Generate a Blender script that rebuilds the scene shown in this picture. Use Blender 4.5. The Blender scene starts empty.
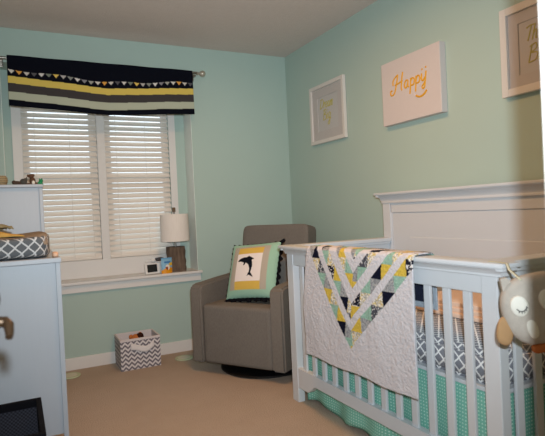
import bpy, bmesh, math, random
from math import sin, cos, pi, radians as R
from mathutils import Vector, Matrix
random.seed(7)
SC = bpy.context.scene
COL = SC.collection

# ------------------------------------------------------------------ colour / material helpers
def lin(c):
    if isinstance(c, str):
        c = c.lstrip('#'); c = [int(c[i:i+2], 16)/255 for i in (0, 2, 4)]
    return tuple((x/12.92 if x <= .04045 else ((x+.055)/1.055)**2.4) for x in c)

class X:
    """a shader value with arithmetic"""
    def __init__(s, nt, v): s.nt, s.v = nt, v
    def _op(s, op, *a):
        n = s.nt.nodes.new('ShaderNodeMath'); n.operation = op
        for i, q in enumerate((s,)+a):
            v = q.v if isinstance(q, X) else q
            if isinstance(v, (int, float)): n.inputs[i].default_value = v
            else: s.nt.links.new(v, n.inputs[i])
        return X(s.nt, n.outputs[0])
    def __add__(s, o): return s._op('ADD', o)
    def __sub__(s, o): return s._op('SUBTRACT', o)
    def __mul__(s, o): return s._op('MULTIPLY', o)
    def __truediv__(s, o): return s._op('DIVIDE', o)
    def fract(s): return s._op('FRACT')
    def abs(s): return s._op('ABSOLUTE')
    def sin(s): return s._op('SINE')
    def gt(s, o): return s._op('GREATER_THAN', o)
    def lt(s, o): return s._op('LESS_THAN', o)
    def max(s, o): return s._op('MAXIMUM', o)
    def min(s, o): return s._op('MINIMUM', o)
    def sqrt(s): return s._op('SQRT')
    def floor(s): return s._op('FLOOR')

def newmat(name, rough=.6, spec=.3):
    m = bpy.data.materials.new(name); m.use_nodes = True
    nt = m.node_tree; b = nt.nodes['Principled BSDF']
    b.inputs['Roughness'].default_value = rough
    b.inputs['Specular IOR Level'].default_value = spec
    return m, nt, b

def coords(nt):
    tc = nt.nodes.new('ShaderNodeTexCoord')
    sp = nt.nodes.new('ShaderNodeSeparateXYZ'); nt.links.new(tc.outputs['Object'], sp.inputs[0])
    return tc, [X(nt, sp.outputs[i]) for i in range(3)]

def mixc(nt, f, a, b):
    n = nt.nodes.new('ShaderNodeMix'); n.data_type = 'RGBA'
    for sock, v in ((n.inputs['Factor'], f), (n.inputs['A'], a), (n.inputs['B'], b)):
        if isinstance(v, X): v = v.v
        if isinstance(v, (int, float)): sock.default_value = v
        elif isinstance(v, tuple): sock.default_value = (*v[:3], 1)
        else: nt.links.new(v, sock)
    return n.outputs['Result']

def noise(nt, tc, scale, detail=3, stretch=None):
    n = nt.nodes.new('ShaderNodeTexNoise'); n.inputs['Scale'].default_value = scale; n.inputs['Detail'].default_value = detail
    if stretch:
        mp = nt.nodes.new('ShaderNodeMapping'); mp.inputs['Scale'].default_value = stretch
        nt.links.new(tc.outputs['Object'], mp.inputs[0]); nt.links.new(mp.outputs[0], n.inputs[0])
    else: nt.links.new(tc.outputs['Object'], n.inputs[0])
    return n

def bump(nt, b, h, dist=.002, strength=.5):
    n = nt.nodes.new('ShaderNodeBump'); n.inputs['Distance'].default_value = dist; n.inputs['Strength'].default_value = strength
    nt.links.new(h, n.inputs['Height']); nt.links.new(n.outputs[0], b.inputs['Normal'])

def plain(name, col, rough=.6, spec=.3, var=.06, scale=20, bmp=0, bscale=200, metal=0, stretch=None):
    m, nt, b = newmat(name, rough, spec)
    c = lin(col); tc, _ = coords(nt)
    n = noise(nt, tc, scale, 3, stretch)
    lo = tuple(x*(1-var) for x in c); hi = tuple(min(1, x*(1+var)) for x in c)
    nt.links.new(mixc(nt, n.outputs[0], lo, hi), b.inputs['Base Color'])
    b.inputs['Metallic'].default_value = metal
    if bmp:
        n2 = noise(nt, tc, bscale, 4); bump(nt, b, n2.outputs[0], bmp, .6)
    return m

def vcol(name, rough=.85, spec=.15, bmp=0, bscale=60):
    m, nt, b = newmat(name, rough, spec)
    a = nt.nodes.new('ShaderNodeAttribute'); a.attribute_name = 'Col'
    nt.links.new(a.outputs['Color'], b.inputs['Base Color'])
    if bmp:
        tc, _ = coords(nt); n2 = noise(nt, tc, bscale, 3); bump(nt, b, n2.outputs[0], bmp, .7)
    return m

# ------------------------------------------------------------------ mesh helpers
def bm_merge(dst, src, M=None):
    if M is not None: src.transform(M)
    me = bpy.data.meshes.new('t'); src.to_mesh(me); dst.from_mesh(me); bpy.data.meshes.remove(me); src.free()

class MB:
    def __init__(s): s.bm = bmesh.new()
    def box(s, lo, hi, bev=0, seg=2, M=None):
        b = bmesh.new(); bmesh.ops.create_cube(b, size=1)
        c = [(a+d)/2 for a, d in zip(lo, hi)]; z = [abs(d-a) for a, d in zip(lo, hi)]
        bmesh.ops.transform(b, matrix=Matrix.Translation(c) @ Matrix.Diagonal((*z, 1)), verts=b.verts)
        if bev: bmesh.ops.bevel(b, geom=list(b.edges), offset=min(bev, min(z)*.49), segments=seg, affect='EDGES', profile=.6)
        bm_merge(s.bm, b, M); return s
    def sbox(s, lo, hi, n=4, cuts=10, M=None, f=None):
        """softly padded block: a cube bulged into a superellipsoid"""
        b = bmesh.new(); bmesh.ops.create_cube(b, size=2)
        bmesh.ops.subdivide_edges(b, edges=list(b.edges), cuts=cuts, use_grid_fill=True)
        for v in b.verts:
            k = (abs(v.co.x)**n+abs(v.co.y)**n+abs(v.co.z)**n)**(1/n); v.co /= k
            if f: v.co = Vector(f(v.co))
        c = [(a+d)/2 for a, d in zip(lo, hi)]; z = [abs(d-a)/2 for a, d in zip(lo, hi)]
        bmesh.ops.transform(b, matrix=Matrix.Translation(c) @ Matrix.Diagonal((*z, 1)), verts=b.verts)
        bm_merge(s.bm, b, M); return s
    def ball(s, c, r, seg=16, M=None):
        b = bmesh.new(); bmesh.ops.create_uvsphere(b, u_segments=seg, v_segments=seg//2+2, radius=1)
        if isinstance(r, (int, float)): r = (r, r, r)
        bmesh.ops.transform(b, matrix=Matrix.Translation(c) @ (M or Matrix()) @ Matrix.Diagonal((*r, 1)), verts=b.verts)
        bm_merge(s.bm, b); return s
    def lathe(s, c, prof, seg=32, M=None, sy=1):
        b = bmesh.new(); rings = []
        for r, z in prof: rings.append([b.verts.new((r*cos(2*pi*i/seg), r*sy*sin(2*pi*i/seg), z)) for i in range(seg)])
        for a, d in zip(rings, rings[1:]):
            for i in range(seg): b.faces.new((a[i], a[(i+1) % seg], d[(i+1) % seg], d[i]))
        for ring, fl in ((rings[0], 1), (rings[-1], 0)):
            if prof[0 if fl else -1][0] > 1e-5: b.faces.new(ring[::-1] if fl else ring)
        bm_merge(s.bm, b, Matrix.Translation(c) @ (M or Matrix())); return s
    def tube(s, pts, r, seg=8):
        pts = [Vector(p) for p in pts]; b = bmesh.new(); rings = []; up = None
        for i, p in enumerate(pts):
            t = (pts[min(i+1, len(pts)-1)]-pts[max(i-1, 0)]).normalized()
            if up is None: up = t.orthogonal().normalized()
            up = (up - t*up.dot(t)).normalized(); w = t.cross(up)
            rr = r[i] if isinstance(r, (list, tuple)) else r
            rings.append([b.verts.new(p+(up*cos(2*pi*k/seg)+w*sin(2*pi*k/seg))*rr) for k in range(seg)])
        for a, d in zip(rings, rings[1:]):
            for k in range(seg): b.faces.new((a[k], a[(k+1) % seg], d[(k+1) % seg], d[k]))
        b.faces.new(rings[0][::-1]); b.faces.new(rings[-1])
        bm_merge(s.bm, b); return s
    def prism(s, poly, depth, M=None):
        b = bmesh.new(); f = b.faces.new([b.verts.new((x, y, 0)) for x, y in poly])
        g = bmesh.ops.extrude_face_region(b, geom=[f])
        for v in g['geom']:
            if isinstance(v, bmesh.types.BMVert): v.co.z += depth
        bmesh.ops.recalc_face_normals(b, faces=b.faces)
        bm_merge(s.bm, b, M); return s
    def out(s, name, mat, parent=None, smooth=False, kind=None):
        bmesh.ops.recalc_face_normals(s.bm, faces=s.bm.faces)
        me = bpy.data.meshes.new(name); s.bm.to_mesh(me); s.bm.free()
        me.materials.append(mat)
        if smooth:
            for p in me.polygons: p.use_smooth = True
            if smooth != 'all': me.set_sharp_from_angle(angle=R(40))
        o = bpy.data.objects.new(name, me); COL.objects.link(o)
        if parent is not None: put_under(o, parent)
        if kind: o['kind'] = kind
        return o

def put_under(o, parent):
    """geometry is written in world space; keep it there under a parent at its base"""
    M = world_of(parent)
    o.data.transform(M.inverted()); o.parent = parent

def world_of(o):
    M = o.matrix_basis.copy()
    return world_of(o.parent) @ M if o.parent else M

def grid(name, nu, nv, pos, mat, col=None, parent=None, thick=0, smooth=True, closed=False):
    bm = bmesh.new(); V = [[bm.verts.new(pos(i/nu, j/nv)) for i in range(nu+1)] for j in range(nv+1)]
    for j in range(nv):
        for i in range(nu): bm.faces.new((V[j][i], V[j][i+1], V[j+1][i+1], V[j+1][i]))
    cs = [col(i/nu, j/nv) for j in range(nv+1) for i in range(nu+1)] if col else None
    bm.verts.index_update()
    me = bpy.data.meshes.new(name); bm.to_mesh(me); bm.free(); me.materials.append(mat)
    if cs:
        at = me.color_attributes.new('Col', 'FLOAT_COLOR', 'POINT')
        at.data.foreach_set('color', [x for c in cs for x in (*lin(c), 1)])
    for p in me.polygons: p.use_smooth = smooth
    o = bpy.data.objects.new(name, me); COL.objects.link(o)
    if thick:
        md = o.modifiers.new('thickness', 'SOLIDIFY'); md.thickness = thick; md.offset = 0
    if parent is not None: put_under(o, parent)
    return o

def thing(name, label, cat, loc=(0, 0, 0), rz=0, group=None):
    o = bpy.data.objects.new(name, None); COL.objects.link(o); o.empty_display_size = .1
    o.location = loc; o.rotation_euler = (0, 0, rz)
    o['label'] = label; o['category'] = cat
    if group: o['group'] = group
    return o
def tag(o, label, cat, group=None):
    o['label'] = label; o['category'] = cat
    if group: o['group'] = group
    return o
def own_origin(o, p):
    o.data.transform(Matrix.Translation(-Vector(p))); o.location = p; return o
def struct(o): o['kind'] = 'structure'; return o

def hsh(*a):
    x = 0.0
    for i, k in enumerate(a): x += k*(12.9898+37.719*i)
    return (sin(x)*43758.5453) % 1
def vnoise(x, y, s=0):
    ix, iy = math.floor(x), math.floor(y); fx, fy = x-ix, y-iy
    fx = fx*fx*(3-2*fx); fy = fy*fy*(3-2*fy)
    h = lambda a, b: hsh(a+.31, b+.77, s+.13)
    return (h(ix, iy)*(1-fx)+h(ix+1, iy)*fx)*(1-fy)+(h(ix, iy+1)*(1-fx)+h(ix+1, iy+1)*fx)*fy

# ------------------------------------------------------------------ materials
MINT = plain('mint_wall_paint', '#b2c6bd', .75, .2, .02, 3, .0006, 260)
CEIL = plain('stippled_ceiling', '#dccfc8', .9, .1, .04, 30, .006, 120)
TRIM = plain('white_trim_paint', '#e3e0dc', .45, .35, .02, 5)
CRIB = plain('white_crib_paint', '#d2d6db', .4, .4, .02, 5)
DRES = plain('white_dresser_paint', '#adb3bb', .4, .4, .03, 6, stretch=(30, 30, 1))
BLIND = plain('white_blind_slat', '#ece4da', .5, .3, .02, 5)
CARPET, nt, b = newmat('tan_carpet', .98, .05)
tc, _ = coords(nt)
n1 = noise(nt, tc, 7, 4); n2 = noise(nt, tc, 160, 3)
c1 = mixc(nt, n1.outputs[0], lin('#c6b3a2'), lin('#dcc9b8'))
nt.links.new(mixc(nt, n2.outputs[0], lin('#ab9785'), c1), b.inputs['Base Color'])
bump(nt, b, n2.outputs[0], .012, .8)
CHAIR, nt, b = newmat('taupe_upholstery', .92, .1)
tc, _ = coords(nt); n1 = noise(nt, tc, 260, 2, (1, 1, .25)); n2 = noise(nt, tc, 5, 2)
c1 = mixc(nt, n2.outputs[0], lin('#7c766f'), lin('#8b857e'))
nt.links.new(mixc(nt, n1.outputs[0], lin('#68625c'), c1), b.inputs['Base Color']); bump(nt, b, n1.outputs[0], .002, .5)
BLACK = plain('black_plastic', '#0b0b0d', .45, .4)
DARKCLOTH = plain('black_cloth', '#101015', .9, .1)
METAL = plain('brushed_nickel', '#8d8880', .35, .5, metal=.9)
BRONZE = plain('aged_bronze', '#4d3b2a', .4, .5, metal=.6)
WHITE = plain('white_plastic', '#e8e6e2', .4, .4)
GOLD = plain('gold_ink', '#e0a526', .45, .4, .1, 60)
OLIVE = plain('gold_foil_ink', '#b9ad4e', .4, .4, .1, 60)
PAPER = plain('white_art_paper', '#c8c5c4', .7, .2, .01)
CANVAS = plain('white_canvas', '#d3cbc9', .85, .1, .02, 40, .0006, 500)
FRAME = plain('white_picture_frame', '#d8d4cf', .45, .3, .02)
MATB = plain('grey_white_mat_board', '#c6c0be', .8, .2, .02)
OWLM = plain('grey_beige_plush', '#b5aca2', .95, .05, .12, 60, .003, 200)
TAN = plain('tan_felt', '#b08c66', .95, .05, .1, 40)
CREAM = plain('cream_felt', '#e6e2d8', .9, .1, .03)
ORANGE = plain('burnt_orange_felt', '#b4683a', .9, .1, .1)
GLASS, nt, b = newmat('clear_glass', .02, .5)
out = nt.nodes['Material Output']; tr = nt.nodes.new('ShaderNodeBsdfTransparent'); gl = nt.nodes.new('ShaderNodeBsdfGlossy')
gl.inputs['Roughness'].default_value = .03
mx = nt.nodes.new('ShaderNodeMixShader'); mx.inputs[0].default_value = .05
nt.links.new(tr.outputs[0], mx.inputs[1]); nt.links.new(gl.outputs[0], mx.inputs[2]); nt.links.new(mx.outputs[0], out.inputs[0])

def lattice(name, dark, light, ax, p, w, warp=.12):
    """white ogee lattice on grey cloth"""
    m, nt, b = newmat(name, .85, .15); tc, c = coords(nt)
    u, v = c[ax[0]], c[ax[1]]
    if len(ax) > 2: u = u + c[ax[2]]
    a = (u+v)/p; d = (u-v)/p
    a2 = a+(d*(2*pi)).sin()*warp*.35; d2 = d+(a*(2*pi)).sin()*warp*.35
    l = ((a2.fract()-.5).abs().gt(.5-w)).max((d2.fract()-.5).abs().gt(.5-w))
    nt.links.new(mixc(nt, l, lin(dark), lin(light)), b.inputs['Base Color']); return m
SHEET = lattice('grey_lattice_sheet', '#7b7c83', '#e4e2e0', (1, 2), .050, .09, .05)
SHEETTOP = lattice('grey_lattice_sheet_top', '#7b7c83', '#e4e2e0', (0, 1), .050, .09, .05)
SHEETEND = lattice('grey_lattice_sheet_end', '#7b7c83', '#e4e2e0', (0, 2), .050, .09, .05)
PADM = lattice('grey_lattice_pad_cover', '#606367', '#c6c7c8', (0, 2, 1), .052, .085, .05)

m, nt, b = newmat('grey_chevron_canvas', .85, .1); tc, c = coords(nt)
tri = ((c[0]+c[1])/.042).fract()
zz = (c[2]+(tri-.5).abs()*.042)/.0315
nt.links.new(mixc(nt, zz.fract().gt(.5), lin('#dcd6d6'), lin('#77727a')), b.inputs['Base Color']); CHEV = m

m, nt, b = newmat('mint_dotted_cotton', .85, .15); tc, c = coords(nt)
u = ((c[0]+c[1])/.0135).fract()-.5; v = (c[2]/.0135).fract()-.5
dots = (u*u+v*v).lt(.055)
n1 = noise(nt, tc, 3, 2)
nt.links.new(mixc(nt, dots, mixc(nt, n1.outputs[0], lin('#74b8a6'), lin('#86c8b6')), lin('#c2e4d9')), b.inputs['Base Color']); SKIRT = m

m, nt, b = newmat('rough_tree_bark', .9, .1); tc, c = coords(nt)
n1 = noise(nt, tc, 30, 5, (1.8, 1.8, .25)); n2 = noise(nt, tc, 14, 3)
cc = mixc(nt, n1.outputs[0], lin('#0a0604'), lin('#a08a78'))
nt.links.new(mixc(nt, X(nt, n2.outputs[0])*.5, cc, lin('#54443a')), b.inputs['Base Color']); bump(nt, b, n1.outputs[0], .02, 1); BARK = m

m, nt, b = newmat('linen_lamp_shade', .85, .1); tc, c = coords(nt)
n1 = noise(nt, tc, 120, 2, (1, 1, .1))
nt.links.new(mixc(nt, n1.outputs[0], lin('#e6dcd2'), lin('#f2ebe3')), b.inputs['Base Color']); SHADE = m

m, nt, b = newmat('dark_woven_fabric', .9, .15); tc, c = coords(nt)
w = ((c[0]+c[1])*420).sin()*((c[2]*420).sin())
nt.links.new(mixc(nt, w.gt(0), lin('#26262c'), lin('#3c3c45')), b.inputs['Base Color']); WEAVE = m

# ------------------------------------------------------------------ ROOM SHELL
XL, YF, H = -2.58, -3.5, 2.44
RX0, RX1, RZ0, RZ1 = -2.245, -.89, .615, 2.2          # window recess opening
WX0, WX1, WZ0, WZ1 = -2.13, -1.025, .768, 2.12         # window opening in the recess back
struct(MB().box((-3.3, -5.3, -.1), (.1, .3, 0)).out('floor', CARPET))
struct(MB().box((-3.3, -5.3, H), (.1, .3, H+.1)).out('ceiling', CEIL))
wb = MB()
wb.box((XL-.1, 0, 0), (RX0, .32, H)); wb.box((RX1, 0, 0), (.1, .32, H))
wb.box((RX0, 0, 0), (RX1, .32, RZ0)); wb.box((RX0, 0, RZ1), (RX1, .32, H))
wb.box((RX0, .2, RZ0), (WX0, .32, RZ1)); wb.box((WX1, .2, RZ0), (RX1, .32, RZ1))
wb.box((WX0, .2, RZ0), (WX1, .32, WZ0)); wb.box((WX0, .2, WZ1), (WX1, .32, RZ1))
struct(wb.out('wall_back', MINT))
struct(MB().box((0, -5.3, 0), (.1, 0, H)).out('wall_right', MINT))
struct(MB().box((XL-.1, -3.5, 0), (XL, 0, H)).out('wall_left', MINT))
DX0, DX1, DH = -2.335, -1.494, 2.06                     # doorway the camera stands in
wf = MB().box((XL-.1, YF-.12, 0), (DX0, YF, H)).box((DX1, YF-.12, 0), (0, YF, H)).box((DX0, YF-.12, DH), (DX1, YF, H))
struct(wf.out('wall_front', MINT))
struct(MB().box((-3.3, -5.3, 0), (0, -5.2, H)).out('wall_hall', plain('hall_paint', '#cfc8ba', .8)))
struct(MB().box((-3.3, -5.2, 0), (-3.2, YF-.12, H)).out('wall_hall_left', plain('hall_paint', '#cfc8ba', .8)))
# door lining + casing of the doorway
dt = MB()
dt.box((DX1-.015, YF-.12, 0), (DX1, YF, DH-.015)).box((DX0, YF-.12, 0), (DX0+.015, YF, DH-.015)).box((DX0, YF-.12, DH-.015), (DX1, YF, DH))
for y0, y1 in ((YF, YF+.015),):
    dt.box((DX1-.004, y0, 0), (DX1+.065, y1, DH+.06), .004).box((DX0-.065, y0, 0), (DX0+.004, y1, DH+.06), .004).box((DX0, y0, DH-.005), (DX1, y1, DH+.06), .004)
dt.box((DX1+.02, YF-.135, 0), (DX1+.085, YF-.12, DH+.06), .004)
struct(dt.out('trim_3', TRIM))
# baseboards
def baseb(name, lo, hi):
    m = MB(); m.box(lo, hi, .003)
    lo2 = list(lo); hi2 = list(hi)
    return struct(m.out(name, TRIM))
baseb('baseboard_back', (XL, -.014, 0), (0, 0, .088))
baseb('baseboard_right', (-.014, YF, 0), (0, -.014, .088))
baseb('baseboard_left', (XL, YF, 0), (XL+.014, -.014, .088))
baseb('baseboard_front', (DX1+.066, YF, 0), (-.014, YF+.014, .088))
# open door with lever (only the lever reaches into the view)
dl = MB().box((-2.328, YF+.02, .012), (-2.292, YF+.775, 2.03), .002)
for z0, z1 in ((.2, .85), (1.05, 1.9)):
    for ya, yb in ((.13, .36), (.44, .67)): dl.box((-2.296, YF+ya, z0), (-2.289, YF+yb, z1), .004)
door = struct(dl.out('door_1', TRIM)); own_origin(door, (-2.31, YF+.02, 0))
LY = -2.9
lv = MB()
lv.lathe((-2.292, LY, .9), [(.001, 0), (.026, 0), (.026, .008), (.02, .012), (.001, .012)], 24, Matrix.Rotation(R(90), 4, 'Y'))
lv.tube([(-2.285, LY, .902), (-2.24, LY, .902), (-2.222, LY, .9), (-2.217, LY-.012, .896), (-2.216, LY-.02, .884), (-2.217, LY-.03, .876)], [.0105, .0105, .0105, .0095, .008, .0065], 12)
lv.out('door_handle', BRONZE, door, True)
MB().lathe((-2.292, LY, .945), [(.001, 0), (.016, 0), (.016, .02), (.012, .062), (.001, .064)], 20, Matrix.Rotation(R(90), 4, 'Y')).out('thumb_turn', plain('dark_bronze', '#3a332c', .4, .5, metal=.5), door, True)

# window: casing, sill, two sashes with glass
tr_ = MB()
tr_.box((-2.19, .183, .66), (WX0+.005, .2, 2.18), .004).box((WX1-.005, .183, .66), (-.974, .2, 2.18), .004)
tr_.box((WX0+.005, .184, WZ1-.005), (WX1-.005, .2, 2.18), .004).box((-2.19, .18, .637), (-.974, .2, WZ0+.005), .004)
tr_.box((-1.6, .185, WZ0), (-1.54, .30, WZ1), .004)
struct(tr_.out('trim_1', TRIM))
GRASS = plain('dusk_lawn', '#3c4438', .95, .05, .3, .4)
struct(MB().box((-45, .9, -3.2), (40, 80, -3.0)).out('ground', GRASS))
sl = MB().box((RX0, -.02, .61), (RX1, .2, .637)).box((RX0-.03, -.05, .615), (-.868, 0, .637), .008, 3)
sl.box((RX0-.012, -.02, .556), (-.876, 0, .615), .004)
struct(sl.out('trim_2', TRIM))
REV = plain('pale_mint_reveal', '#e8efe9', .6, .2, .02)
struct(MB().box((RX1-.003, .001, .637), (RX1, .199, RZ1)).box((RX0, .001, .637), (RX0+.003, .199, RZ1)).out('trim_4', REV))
for k, (a, bb) in enumerate(((WX0, -1.6), (-1.54, WX1))):
    w_ = MB()
    for lo, hi in (((a, .24, WZ0), (a+.05, .275, WZ1)), ((bb-.05, .24, WZ0), (bb, .275, WZ1)), ((a+.05, .242, WZ0), (bb-.05, .273, WZ0+.05)), ((a+.05, .242, WZ1-.05), (bb-.05, .273, WZ1)), ((a+.05, .238, 1.40), (bb-.05, .277, 1.44))):
        w_.box(lo, hi, .003)
    wo = struct(w_.out('window_%d' % (k+1), TRIM))
    MB().box((a+.045, .256, WZ0+.045), (bb-.045, .259, WZ1-.045)).out('glass_pane', GLASS, wo)

# ------------------------------------------------------------------ BLINDS
def blind(x0, x1, label):
    t = thing('window_blind', label, 'blind', ((x0+x1)/2, .205, .78), group='horizontal slat blinds in the window')
    s = MB(); z = .812; th = R(49)
    while z < 2.06:
        b = bmesh.new(); prof = []
        for k in range(5):
            q = (k/4-.5)*.05; prof.append((q, .0025*(1-(2*k/4-1)**2)))
        for xx in (x0, x1):
            pass
        vs = [[b.verts.new((xx, .212+q*cos(th)+h*-sin(th), z+q*sin(th)+h*cos(th))) for q, h in prof] for xx in (x0, x1)]
        lo = [[b.verts.new((xx, .212+q*cos(th)+(h-.0025)*-sin(th), z+q*sin(th)+(h-.0025)*cos(th))) for q, h in prof] for xx in (x0, x1)]
        for k in range(4):
            b.faces.new((vs[0][k], vs[0][k+1], vs[1][k+1], vs[1][k])); b.faces.new((lo[0][k], lo[1][k], lo[1][k+1], lo[0][k+1]))
        b.faces.new((vs[0][0], vs[1][0], lo[1][0], lo[0][0])); b.faces.new((vs[0][4], lo[0][4], lo[1][4], vs[1][4]))
        for e in (0, 1): b.faces.new([*vs[e], *lo[e][::-1]])
        bm_merge(s.bm, b); z += .0412
    s.out('slats', BLIND, t, True)
    MB().box((x0, .195, .775), (x1, .232, .798), .005).out('bottom_rail', BLIND, t)
    MB().box((x0, .19, 2.06), (x1, .238, 2.115), .003).out('head_rail', BLIND, t)
    for fx in (.16, .62, .9):
        xx = x0+(x1-x0)*fx
        MB().tube([(xx, .19, .78), (xx, .19, 2.06)], .0016, 6).out('ladder_cord', BLIND, t)
    return t
blind(-2.1235, -1.6025, 'white slat window blind on the left, partly behind the white chest')
blind(-1.5375, -1.0315, 'white slat window blind on the right, behind the bark lamp')

# ------------------------------------------------------------------ VALANCE + ROD
VX0, VX1, VY = -2.197, -.893, -.09
def v_pos(s, t):
    x = VX0+(VX1-VX0)*s
    k = 1-abs(2*s-1)
    zt = 2.222; zb = 1.880-.038*k
    z = zt+(zb-zt)*t
    y = VY-.012 - .010*t*sin(s*9) - .012*t*k - .004*sin(s*23+t*2)
    return (x, y, z)
flagc = ['#d8d2c8', '#e2a24e', '#cfc8c0', '#5c5a5e', '#d5d0cc', '#7d8478', '#e7c566', '#b9b4b0', '#8c8e88', '#d9d4d0', '#8d8a90', '#a6a49c']
def v_col(s, t):
    x, y, z = v_pos(s, t); k = 1-abs(2*s-1)
    zz = z+.044*k                                # unfold the V
    if 2.034 <= zz < 2.081: return '#d8bf60'
    if 1.976 <= zz < 2.034: return '#433f3f'
    if 1.922 <= zz < 1.976: return '#b3b8a4'
    f = s*28; ff = f-math.floor(f)
    top = 2.127 - .006*sin(f*.7)
    d = top-zz
    if 0 <= d < .026 and abs(ff-.5) < .44*(1-d/.026): return flagc[int(math.floor(f)) % 12]
    return '#0a0d18'
VAL = vcol('striped_valance_cloth', .9, .1)
va = grid('window_valance', 430, 110, v_pos, VAL, v_col, thick=.004)
tag(va, 'navy valance with bunting and yellow, charcoal and grey stripes above the window', 'valance')
rod = thing('curtain_rod', 'brushed metal curtain rod with ball finial holding the valance', 'curtain rod', (-1.54, -.075, 2.21))
MB().tube([(-2.31, -.075, 2.208), (-.845, -.075, 2.216)], .0095, 14).out('pole', METAL, rod, True)
for x, sg in ((-2.31, -1), (-.845, 1)):
    MB().lathe((x, -.075, 2.212), [(.001, -.004), (.013, -.004), (.013, .006), (.007, .012), (.011, .018), (.02, .026), (.025, .038), (.026, .046), (.022, .058), (.012, .066), (.001, .069)], 20, Matrix.Rotation(sg*R(90), 4, 'Y')).out('finial', plain('pale_nickel', '#b5afa0', .35, .5, metal=.5), rod, True)
for x in (-2.235, -.868):
    MB().box((x-.009, -.08, 2.186), (x+.009, -.003, 2.2), .002).box((x-.014, -.008, 2.165), (x+.014, 0, 2.225), .002).out('bracket', METAL, rod)

# ------------------------------------------------------------------ LAMP + SILL ITEMS
lamp = thing('table_lamp', 'table lamp with tree bark base and pale drum shade on window sill', 'lamp', (-1.052, .06, .637))
b = bmesh.new(); seg, nz = 40, 24; rings = []
for j in range(nz+1):
    z = .637+.2*j/nz; ring = []
    for i in range(seg):
        a = 2*pi*i/seg; ca, sa = cos(a), sin(a)
        k = (abs(ca)**5+abs(sa)**5)**(-1/5)
        r = 1+.11*(vnoise(i*.8, j*.3, 3)-.5)+.08*(vnoise(i*.5, j*.2, 5)-.5)
        tp = 1-.06*j/nz
        ring.append(b.verts.new((-1.052+.074*k*ca*r*tp, .06+.052*k*sa*r*tp, z)))
    rings.append(ring)
for p, q in zip(rings, rings[1:]):
    for i in range(seg): b.faces.new((p[i], p[(i+1) % seg], q[(i+1) % seg], q[i]))
b.faces.new(rings[0][::-1]); b.faces.new(rings[-1])
m_ = MB(); bm_merge(m_.bm, b); m_.out('lamp_base', BARK, lamp, True)
MB().tube([(-1.052, .06, .835), (-1.052, .06, 1.14)], .008, 12).out('lamp_neck', METAL, lamp, True)
MB().lathe((-1.052, .06, 0), [(.116, .88), (.112, 1.098), (.109, 1.098), (.113, .88), (.116, .88)], 48, None, .95).out('lamp_shade', SHADE, lamp, True)
sp = MB()
for k in range(3):
    a = k*2*pi/3; sp.tube([(-1.052, .06, 1.09), (-1.052+.110*cos(a), .06+.1045*sin(a), 1.09)], .002, 6)
sp.out('shade_ring', METAL, lamp)
MB().box((-1.064, .048, 1.115), (-1.04, .072, 1.152), .005).out('finial', plain('wood_finial', '#6d5842', .6), lamp)

mon = thing('baby_monitor', 'small white baby monitor with black screen on the window sill', 'monitor', (-1.25, .03, .637), R(8))
Mx = Matrix.Translation((-1.25, .03, .637)) @ Matrix.Rotation(R(8), 4, 'Z') @ Matrix.Rotation(R(-10), 4, 'X')
MB().box((-.062, -.008, 0), (.062, .012, .082), .006, 3, Mx).out('monitor_body', WHITE, mon, True)
MB().box((-.046, -.0105, .013), (.034, -.0075, .073), .001, 1, Mx).out('screen', plain('black_screen', '#07070a', .2, .6), mon)
MB().box((-.02, .005, 0), (.02, .05, .012), .003, 2, Matrix.Translation((-1.25, .03, .637)) @ Matrix.Rotation(R(8), 4, 'Z')).out('foot_stand', WHITE, mon)
cm = thing('nursery_camera', 'small white camera with dark oval head behind the baby monitor', 'camera', (-1.205, .125, .637))
MB().lathe((-1.205, .125, .637), [(.001, 0), (.035, 0), (.034, .008), (.012, .014), (.009, .085), (.001, .085)], 24).out('camera_stand', WHITE, cm, True)
MB().ball((-1.225, .12, .735), (.026, .024, .018)).tube([(-1.225, .115, .735), (-1.285, .11, .728)], .006, 8).out('camera_body', WHITE, cm, True)
MB().ball((-1.175, .115, .742), (.042, .028, .016), 20).out('camera_head', plain('dark_grey_plastic', '#3a3638', .4, .4), cm, True)

pouch_cols = {}
def pc_(s, t):
    dx, dz = s-.55, t-.5
    if (dx/.2)**2+((t-.40)/.17)**2 < 1: return '#8e3b2a' if t < .42 and s < .58 else '#efe2d4'
    if t < .3+.12*sin(s*4-1): return '#e89a18'
    if abs(t-.72) < .05 and .25 < s < .85: return '#3f79b4'
    if abs(t-.58) < .1 and s > .72: return '#f0c03a'
    return '#86b6d2' if t < .93 else '#6aa4cc'
def pc_pos(s, t):
    x = -1.196+.088*s; bul = .018*(1-(2*s-1)**2)*(1-t**2*.95)
    return (x, -.016-bul+.012*(s-.5), .637+.121*t)
po = thing('snack_pouch', 'blue and orange standing pouch between baby monitor and bark lamp', 'pouch', (-1.14, .0, .637))
POU = vcol('printed_pouch_film', .45, .3)
grid('pouch_front', 36, 46, pc_pos, POU, pc_, po)
grid('pouch_back', 36, 46, lambda s, t: (pc_pos(s, t)[0], -.015+.012*(s-.5)+.018*(1-(2*s-1)**2)*(1-t**2*.95), pc_pos(s, t)[2]), POU, lambda s, t: '#86b6d2', po)

# ------------------------------------------------------------------ GLIDER CHAIR
fl = Vector((-1.15, -.57, 0)); wv = Vector((.541, -.841, 0)); dv = Vector((.841, .541, 0))
CW = .735
CM = Matrix(((wv.x, dv.x, 0, fl.x), (wv.y, dv.y, 0, fl.y), (0, 0, 1, 0), (0, 0, 0, 1)))   # local (across, back, up)
ch = thing('glider_chair', 'taupe upholstered swivel glider chair in the room corner beside the crib', 'chair', CM @ Vector((CW/2, .4, 0)))
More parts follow.
